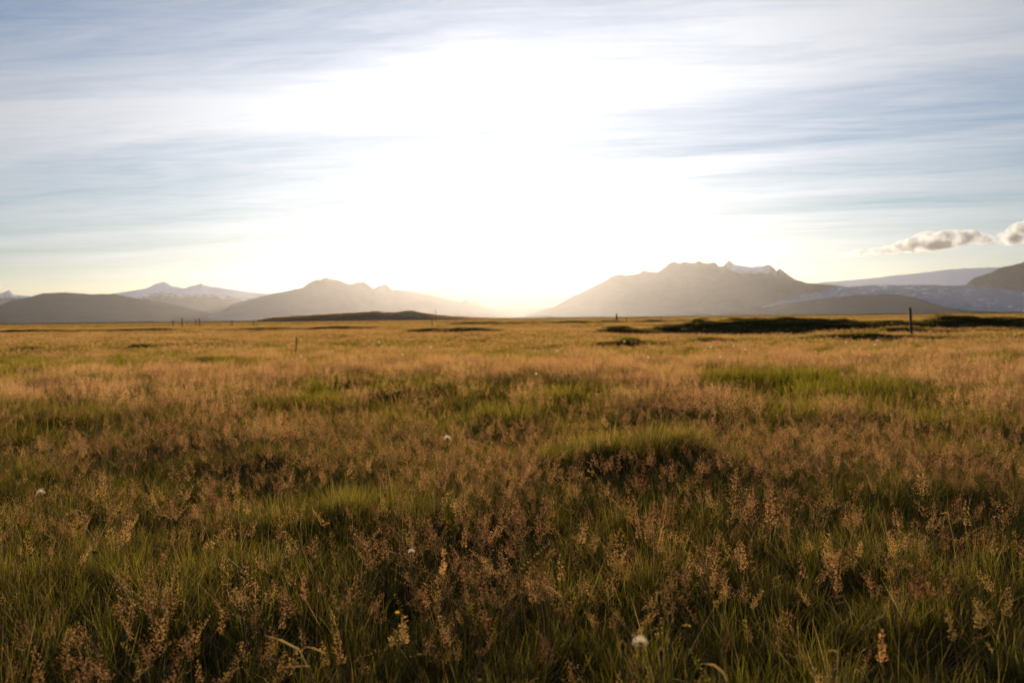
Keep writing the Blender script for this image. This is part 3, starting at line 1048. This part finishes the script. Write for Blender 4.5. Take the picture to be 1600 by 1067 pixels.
seed_clock(1000, 1004, .33, .0125, 'round pale seed clock on a thick stem at the bottom right of centre', (.004, -.03))
seed_clock(643, 862, .34, .0078, 'small white seed tuft above the forked dry stalk', (.02, .03))
seed_clock(699, 685, .36, .016, 'bright white seed tuft alone in the brown grass left of centre', (.03, 0))
seed_clock(64, 770, .33, .013, 'dull white seed tuft low at the left edge', (.02, 0))
for a in [(1030, 924, .40, .0135, .025, 'tallest plantain head with a pale fringe, bottom right of centre', (.02, -.02)),
          (1047, 955, .375, .0125, .022, 'plantain head just right of the tallest one', (.01, 0)),
          (973, 1000, .335, .0135, .023, 'plantain head left of the round seed clock', (.02, -.02)),
          (1033, 1011, .32, .0125, .021, 'lowest plantain head right of the round seed clock', (.0, -.01))]:
    plantain(*a)
for a in [(621, 963, .34, .0085, 'closed yellow flower bud low in the centre', (.02, -.02), True),
          (112, 660, .33, .0135, 'left one of two yellow flowers side by side at the left', (.0, .01)),
          (131, 661, .33, .0125, 'right one of two yellow flowers side by side at the left', (.02, .01)),
          (237, 684, .32, .0095, 'tiny yellow flower right of the paired ones', (.02, 0)),
          (256, 806, .32, .0105, 'orange yellow flower above the dark grass at the left', (.01, 0)),
          (146, 860, .32, .009, 'yellow flower low in dark grass near the left edge', (.02, 0)),
          (187, 798, .31, .0075, 'dim orange flower between two others at the left', (.02, 0)),
          (1073, 977, .345, .0075, 'small orange yellow flower beside the plantain heads', (.01, 0)),
          (1301, 1017, .32, .0085, 'orange yellow flower in dark grass at the bottom right', (.02, 0)),
          (600, 712, .36, .0075, 'tiny closed yellow flower on a tall stem left of centre', (.01, 0), True),
          (121, 754, .31, .0085, 'faint yellow flower under the paired ones at the left', (.02, 0))]:
    yellow_flower(*a)
COT = [(281, 523, 'left of the green tussock on the far left'), (329, 524, 'on top of the green tussock on the far left'), (592, 534, 'nearest below the earth mound'),
       (673, 543, 'left of centre in the orange grass'), (629, 555, 'below and left of the tuft left of centre'), (871, 548, 'right of centre beside a dark knoll'),
       (975, 533, 'brightest, before the green hummock'), (838, 584, 'on a tall stem in the sunlit grass at the centre'), (1013, 558, 'in orange grass below the green hummock'),
       (1066, 514, 'left of a pair before the dark bank'), (1071.5, 514, 'right of a pair before the dark bank'), (1126, 558, 'lowest of three below the dark bank'),
       (1146, 541, 'upper left of three below the dark bank'), (1165, 546, 'right of three below the dark bank'), (1322, 535, 'against the low brown ridge on the right'),
       (1367, 539, 'under the low brown ridge, left of the tall post'), (1371, 531, 'on the low brown ridge, left of the tall post'), (1358, 555, 'below the low brown ridge on the right'),
       (1585, 522, 'at the right edge under the dark bank'), (927, 508, 'among brown knolls right of the sun'), (1111, 542, 'far right of the green hummock'),
       (740, 520, 'before the dark streak at the centre left'), (287, 505, 'pale, at the foot of the tallest left post'), (470, 557, 'beside the dark dock stalk')]
for (px, py, wh) in COT:
    hz = py - horizon(px)
    z = .40 if hz > 14 else .46
    dd = (CAM_Z - z) * FPX / hz
    cotton(px, py, z, min(.024, .0008 * dd + .006) if dd < 60 else .035, 'white cotton grass tuft ' + wh)


def seed_stalk(name, px, py, z, label, group=None, mats=(MAT_STEM, MAT_SEED), bend=(0, 0), **kw):
    """one grass stalk that stands out: culm and seed head are its parts"""
    x, y, z0, h = rooted(px, py, z)
    bx, by = bend
    L = math.hypot(bx, by)
    t = thing(name, label, 'grass stalk', (x - bx, y - by, z0), group)
    az = math.atan2(by, bx) if L else 0.0
    g = Geo()
    panicle(g, h, L * .45, az, droop=L * .55, **kw)
    V, F = np.concatenate(g.V), np.concatenate(g.F)
    T, Q, M = np.concatenate(g.T), np.concatenate(g.Q), np.concatenate(g.M)
    for mi, (pn, mat) in enumerate((('culm', mats[0]), ('seed_head', mats[1]))):
        f = F[M == mi]
        used = np.unique(f)
        idx = np.full(len(V), -1)
        idx[used] = np.arange(len(used))
        link(pn, make_mesh(pn, V[used], idx[f], {'along': T[used], 'vary': Q[used]}, [mat]), t, kind='stuff' if mi else None)
    return t


spk = dict(plen=.075, spread=.008, nodes=11, per=3, seed=4, sl_=.0065, sw=.0024)
opn = dict(plen=.14, spread=.040, nodes=9, per=5, seed=8, sl_=.0050, sw=.0020)
oat = dict(plen=.085, spread=.028, nodes=6, per=2, seed=7, sl_=.010, sw=.0032)
for (px, py, z, lab, mats, bend, kw) in [
    (925, 720, .46, 'tall golden oat-like stalk standing against the green tussock', (MAT_STRAW, MAT_STRAW), (.01, 0), oat),
    (907, 750, .43, 'curved golden spike left of the tall oat-like stalk', (MAT_STRAW, MAT_STRAW), (.05, 0), spk),
    (1006, 722, .46, 'full rosy seed head right of the tall oat-like stalk', (MAT_STEM, MAT_RED), (.01, 0), opn),
    (1052, 765, .42, 'red sorrel-like seed head at the right end of the rosy drift', (MAT_STEM, MAT_RED), (.03, 0), opn),
    (985, 765, .42, 'rosy seed head under the full one near the tussock', (MAT_STEM, MAT_RED), (-.03, 0), opn),
    (800, 760, .42, 'brown seed head at the left end of the drift before the tussock', (MAT_STEM, MAT_SEED), (-.03, 0), opn),
    (850, 780, .41, 'brown seed head in the middle of the drift before the tussock', (MAT_STEM, MAT_SEED), (.02, 0), opn),
    (965, 830, .39, 'broad brown seed head low before the tussock', (MAT_STEM, MAT_SEED), (.0, 0), opn),
    (1150, 735, .44, 'tallest of the pale brown seed heads right of centre', (MAT_STEM, MAT_SEED), (.02, 0), opn),
    (1175, 765, .42, 'broad pale brown seed head right of centre', (MAT_STEM, MAT_SEED), (.03, 0), opn),
    (1205, 770, .42, 'rightmost pale brown seed head of its drift', (MAT_STEM, MAT_SEED), (.01, 0), opn),
    (1440, 725, .44, 'slim brown seed head in the darker grass at the right', (MAT_STEM, MAT_SEED), (.0, 0), opn),
    (1448, 865, .38, 'dark red nodding seed head at the right', (MAT_STEM, MAT_RED), (.06, 0), opn),
    (1530, 935, .38, 'upright straw spike at the bottom right', (MAT_STRAW, MAT_STRAW), (.01, 0), spk),
    (1480, 950, .37, 'stout straw spike left of the upright one, bottom right', (MAT_STRAW, MAT_STRAW), (-.05, 0), spk),
    (1378, 985, .36, 'short brown spike at the bottom right, left of the stout one', (MAT_STEM, MAT_SEED), (.0, 0), spk),
    (235, 880, .40, 'largest blurred brown seed head at the bottom left', (MAT_STEM, MAT_SEED), (.02, 0), opn),
    (190, 900, .38, 'blurred seed head left of the largest one, bottom left', (MAT_STEM, MAT_SEED), (-.02, 0), opn),
    (275, 885, .39, 'blurred seed head right of the largest one, bottom left', (MAT_STEM, MAT_SEED), (.04, 0), opn),
    (385, 880, .39, 'thin brown seed head between bottom left and centre', (MAT_STEM, MAT_SEED), (.0, 0), opn),
    (475, 895, .38, 'small upright spike left of the bare straw culm', (MAT_STEM, MAT_SEED), (.01, 0), spk),
    (500, 910, .38, 'bare straw culm leaning to the left at the bottom', (MAT_STRAW, MAT_STRAW), (-.07, .02), dict(plen=.02, spread=.005, nodes=3, per=2, seed=3, sl_=.007, sw=.0026, stem_r=.0014)),
    (694, 858, .40, 'upright brown spike right of the forked dry stalk', (MAT_STEM, MAT_SEED), (.02, 0), spk),
    (160, 735, .41, 'pair-forming brown spike left in the drift at the left', (MAT_STEM, MAT_SEED), (.01, 0), opn),
    (488, 690, .46, 'upright brown seed head left of the white seed tuft', (MAT_STEM, MAT_SEED), (.02, 0), opn),
]:
    seed_stalk('seed_stalk', px, py, z, lab, 'grass stalks that stand out', mats, bend, **kw)


# dark dock stalk against the bright grass
def dock():
    z = .75
    x, y, z0, h = rooted(463, 526, z)
    t = thing('dock_stalk', 'dark thin dock stalk rising from the pale grass on the left', 'plant', (x, y, z0))
    stem_to(t, np.array([[-.06, 0, 0], [-.05, 0, h * .4], [-.012, 0, h * .62], [0, 0, h]]), .0055, MAT_DOCK, 'stem')
    g = Geo()
    n = 90
    f = rng.uniform(.6, 1.0, n)
    C = np.stack([rng.normal(0, .007, n) - .02 * (1 - f), rng.normal(0, .007, n), f * h], 1)
    seeds(g, C, np.tile([0, 0, 1.], (n, 1)) + rng.normal(0, .4, (n, 3)), .024, .011, rng.random(n), 0)
    link('seed_spike', g.mesh('seed_spike', [MAT_DOCK]), t)
    g = Geo()
    P = np.array([[-.052, 0, h * .38], [-.09, .01, h * .5], [-.10, .01, h * .56]])
    tube(g, P, .003, .5, 0, 4)
    C = P[-1] + rng.normal(0, .012, (16, 3))
    seeds(g, C, rng.normal(0, 1, (16, 3)) + np.array([0, 0, 1.]), .014, .007, rng.random(16), 0)
    link('side_branch', g.mesh('side_branch', [MAT_DOCK]), t)


dock()


# forked dry stalk with a broken top, front centre
def forked():
    x, y, z0, h = rooted(638, 887, .335)
    t = thing('forked_stalk', 'forked dry straw stalk with a broken top near the bottom centre', 'plant', (x, y, z0))
    stem_to(t, np.array([[.085, -.04, 0], [.06, -.025, h * .35], [.025, -.01, h * .75], [0, 0, h]]), np.array([.0017, .0016, .0014, .0012]), MAT_STRAW, 'main_culm')
    stem_to(t, np.array([[.0, 0, h - .002], [-.018, .01, h + .022], [-.045, .02, h + .042], [-.075, .03, h + .05]]), np.array([.0018, .0016, .0013, .0006]), MAT_STRAW, 'broken_top')
    stem_to(t, np.array([[.03, -.03, 0], [.012, -.01, h * .5], [.004, 0, h]]), np.array([.002, .0018, .0015]), MAT_GREEN, 'side_culm')
    g = Geo()
    uv_ball(g, (0, 0, h), (.0036, .0036, .004), jit=.15)
    link('node', g.mesh('node', [MAT_STRAW], True), t)


forked()


def dry_blade(pts, w, label):
    """a pale dead blade or spike, given by points of the photograph and the height of its root above ground"""
    (px, py, z) = pts[0]
    x0, y0 = spot_at_height(px, py, z)
    t = thing('dry_blade', label, 'grass blade', (x0, y0, z), 'pale dead blades caught in the grass')
    P = [Vector((0, 0, 0))]
    dd = math.hypot(x0, y0)
    for (qx, qy) in pts[1:]:
        v = ray(qx, qy)
        k = (dd + rng.normal(0, .01)) / math.hypot(v.x, v.y)
        P.append(Vector((v.x * k - x0, v.y * k - y0, CAM_Z + v.z * k - z)))
    root = P[-1].copy()
    P.append(Vector((root.x + .01, root.y + .03, float(height(x0 + root.x, y0 + root.y)) - z - .01)))
    g = Geo()
    n = len(P)
    wd = np.full(n, w)
    wd[0], wd[-1] = w * .2, w * .35
    a = np.array([tuple(p) for p in P])
    up = np.array([0.25, -.45, .85])
    ribbon(g, a, wd, .7, 0, up / np.linalg.norm(up), 1, 0)
    link('blade', g.mesh('blade', [MAT_STRAW]), t)
    g = Geo()
    tube(g, a + np.array([0, -.0008, 0]), .0007, .4, 0, 3, 1, 0)
    link('midrib', g.mesh('midrib', [MAT_STRAW]), t)


for pts, w, lab in [([(412, 992, .31), (440, 1000), (467, 1014), (480, 1040)], .0075, 'thick pale dead blade sloping right at the bottom left of centre'),
                    ([(472, 1009, .30), (490, 1012), (508, 1020), (515, 1045)], .006, 'crumpled pale dead blade right of the thick one'),
                    ([(446, 1041, .29), (465, 1040), (483, 1041), (490, 1060)], .007, 'flat pale dead blade at the bottom edge'),
                    ([(330, 652, .38), (345, 665), (360, 690), (368, 720)], .004, 'bent pale blade in the brown drift at the left'),
                    ([(375, 671, .36), (384, 675), (393, 684), (396, 715)], .004, 'hooked pale blade right of the bent one at the left'),
                    ([(846, 916, .34), (860, 917), (878, 932), (885, 965)], .005, 'curved pale blade low right of centre'),
                    ([(590, 812, .37), (606, 820), (626, 838), (640, 870)], .003, 'thin shining straw above the forked stalk'),
                    ([(1455, 820, .36), (1470, 802), (1480, 800), (1492, 850)], .005, 'folded pale blade at the right'),
                    ([(712, 681, .37), (745, 690), (775, 702), (785, 740)], .0035, 'long thin straw right of the bright white seed tuft'),
                    ([(1098, 1036, .30), (1115, 1038), (1130, 1050), (1136, 1064)], .007, 'pale dead blade at the bottom edge right of centre')]:
    dry_blade(pts, w, lab)


# ------------------------------------------------------------------ clouds low over the ice
def cloud(name, puffs, dist_, label, seed):
    """a cumulus: one closed lumpy body filled with vapour"""
    import bmesh
    cx = sum(p[0] for p in puffs) / len(puffs)
    cyy = sum(p[1] for p in puffs) / len(puffs)
    v = ray(cx, cyy)
    k = dist_ / math.hypot(v.x, v.y)
    cen = Vector((v.x * k, v.y * k, CAM_Z + v.z * k))
    bm = bmesh.new()
    for (px, py, rx, ry) in puffs:
        w_ = ray(px, py)
        kk = dist_ / math.hypot(w_.x, w_.y)
        c0 = Vector((w_.x * kk, w_.y * kk, CAM_Z + w_.z * kk)) - cen
        sx, sz = rx / FPX * dist_, ry / FPX * dist_
        mt = Matrix.Translation(c0) @ Matrix.Diagonal((sx, sx * .7, sz, 1))
        bmesh.ops.create_icosphere(bm, subdivisions=3, radius=1.0, matrix=mt)
    me = bpy.data.meshes.new(name)
    bm.to_mesh(me)
    bm.free()
    o = link(name, me, label=label, category='cloud', group='small clouds over the glacier')
    o.location = cen
    rm = o.modifiers.new('remesh', 'REMESH')
    rm.mode = 'VOXEL'
    rm.voxel_size = 26.0
    m, N = new_mat(name + '_vapour')
    pv = N.n('ShaderNodeVolumePrincipled')
    pv.inputs['Color'].default_value = (.99, .99, 1.0, 1)
    pv.inputs['Anisotropy'].default_value = .35
    pos = N.n('ShaderNodeTexCoord').outputs['Object']
    nz = N.noise(N.vmath('ADD', pos, (seed * 977., 0, 0)), .0062, 6., .68)
    N.put(pv.inputs['Density'], N.math('MULTIPLY', N.maprange(nz, .40, .66), .014))
    N.t.links.new(pv.outputs[0], N.n('ShaderNodeOutputMaterial').inputs['Volume'])
    me.materials.append(m)
    return o


cloud('cloud', [(1395, 390, 20, 7), (1425, 384, 26, 11), (1455, 377, 30, 15), (1482, 374, 28, 14), (1510, 371, 24, 11), (1532, 374, 20, 8)], 19000,
      'grey wedge shaped cloud with bright rims low over the glacier', 1)
cloud('cloud', [(1345, 395, 16, 6), (1368, 393, 16, 5)], 19000, 'small wisp trailing left of the wedge shaped cloud', 2)
cloud('cloud', [(1575, 373, 20, 10), (1598, 364, 24, 16), (1625, 357, 28, 20), (1660, 362, 26, 15)], 19000, 'puffy cloud cut off by the right edge', 3)
cloud('cloud', [(1321, 399, 9, 4)], 19000, 'faintest tiny cloud scrap left of the wisp', 4)

# ------------------------------------------------------------------ haze
bx = 19900.0
zb, zt = -1.6, 700.0
V = [(-bx, -bx, zb), (bx, -bx, zb), (bx, bx, zb), (-bx, bx, zb), (-bx, -bx, zt), (bx, -bx, zt), (bx, bx, zt), (-bx, bx, zt)]
F = [(3, 2, 1, 0), (4, 5, 6, 7), (0, 1, 5, 4), (1, 2, 6, 5), (2, 3, 7, 6), (3, 0, 4, 7)]
m, N = new_mat('haze_air')
pv = N.n('ShaderNodeVolumePrincipled')
pv.inputs['Color'].default_value = (1.0, .95, .93, 1)
pv.inputs['Density'].default_value = 0.80e-5
pv.inputs['Anisotropy'].default_value = .74
N.t.links.new(pv.outputs[0], N.n('ShaderNodeOutputMaterial').inputs['Volume'])
link('haze', make_mesh('haze', V, F, mats=[m]), kind='stuff')
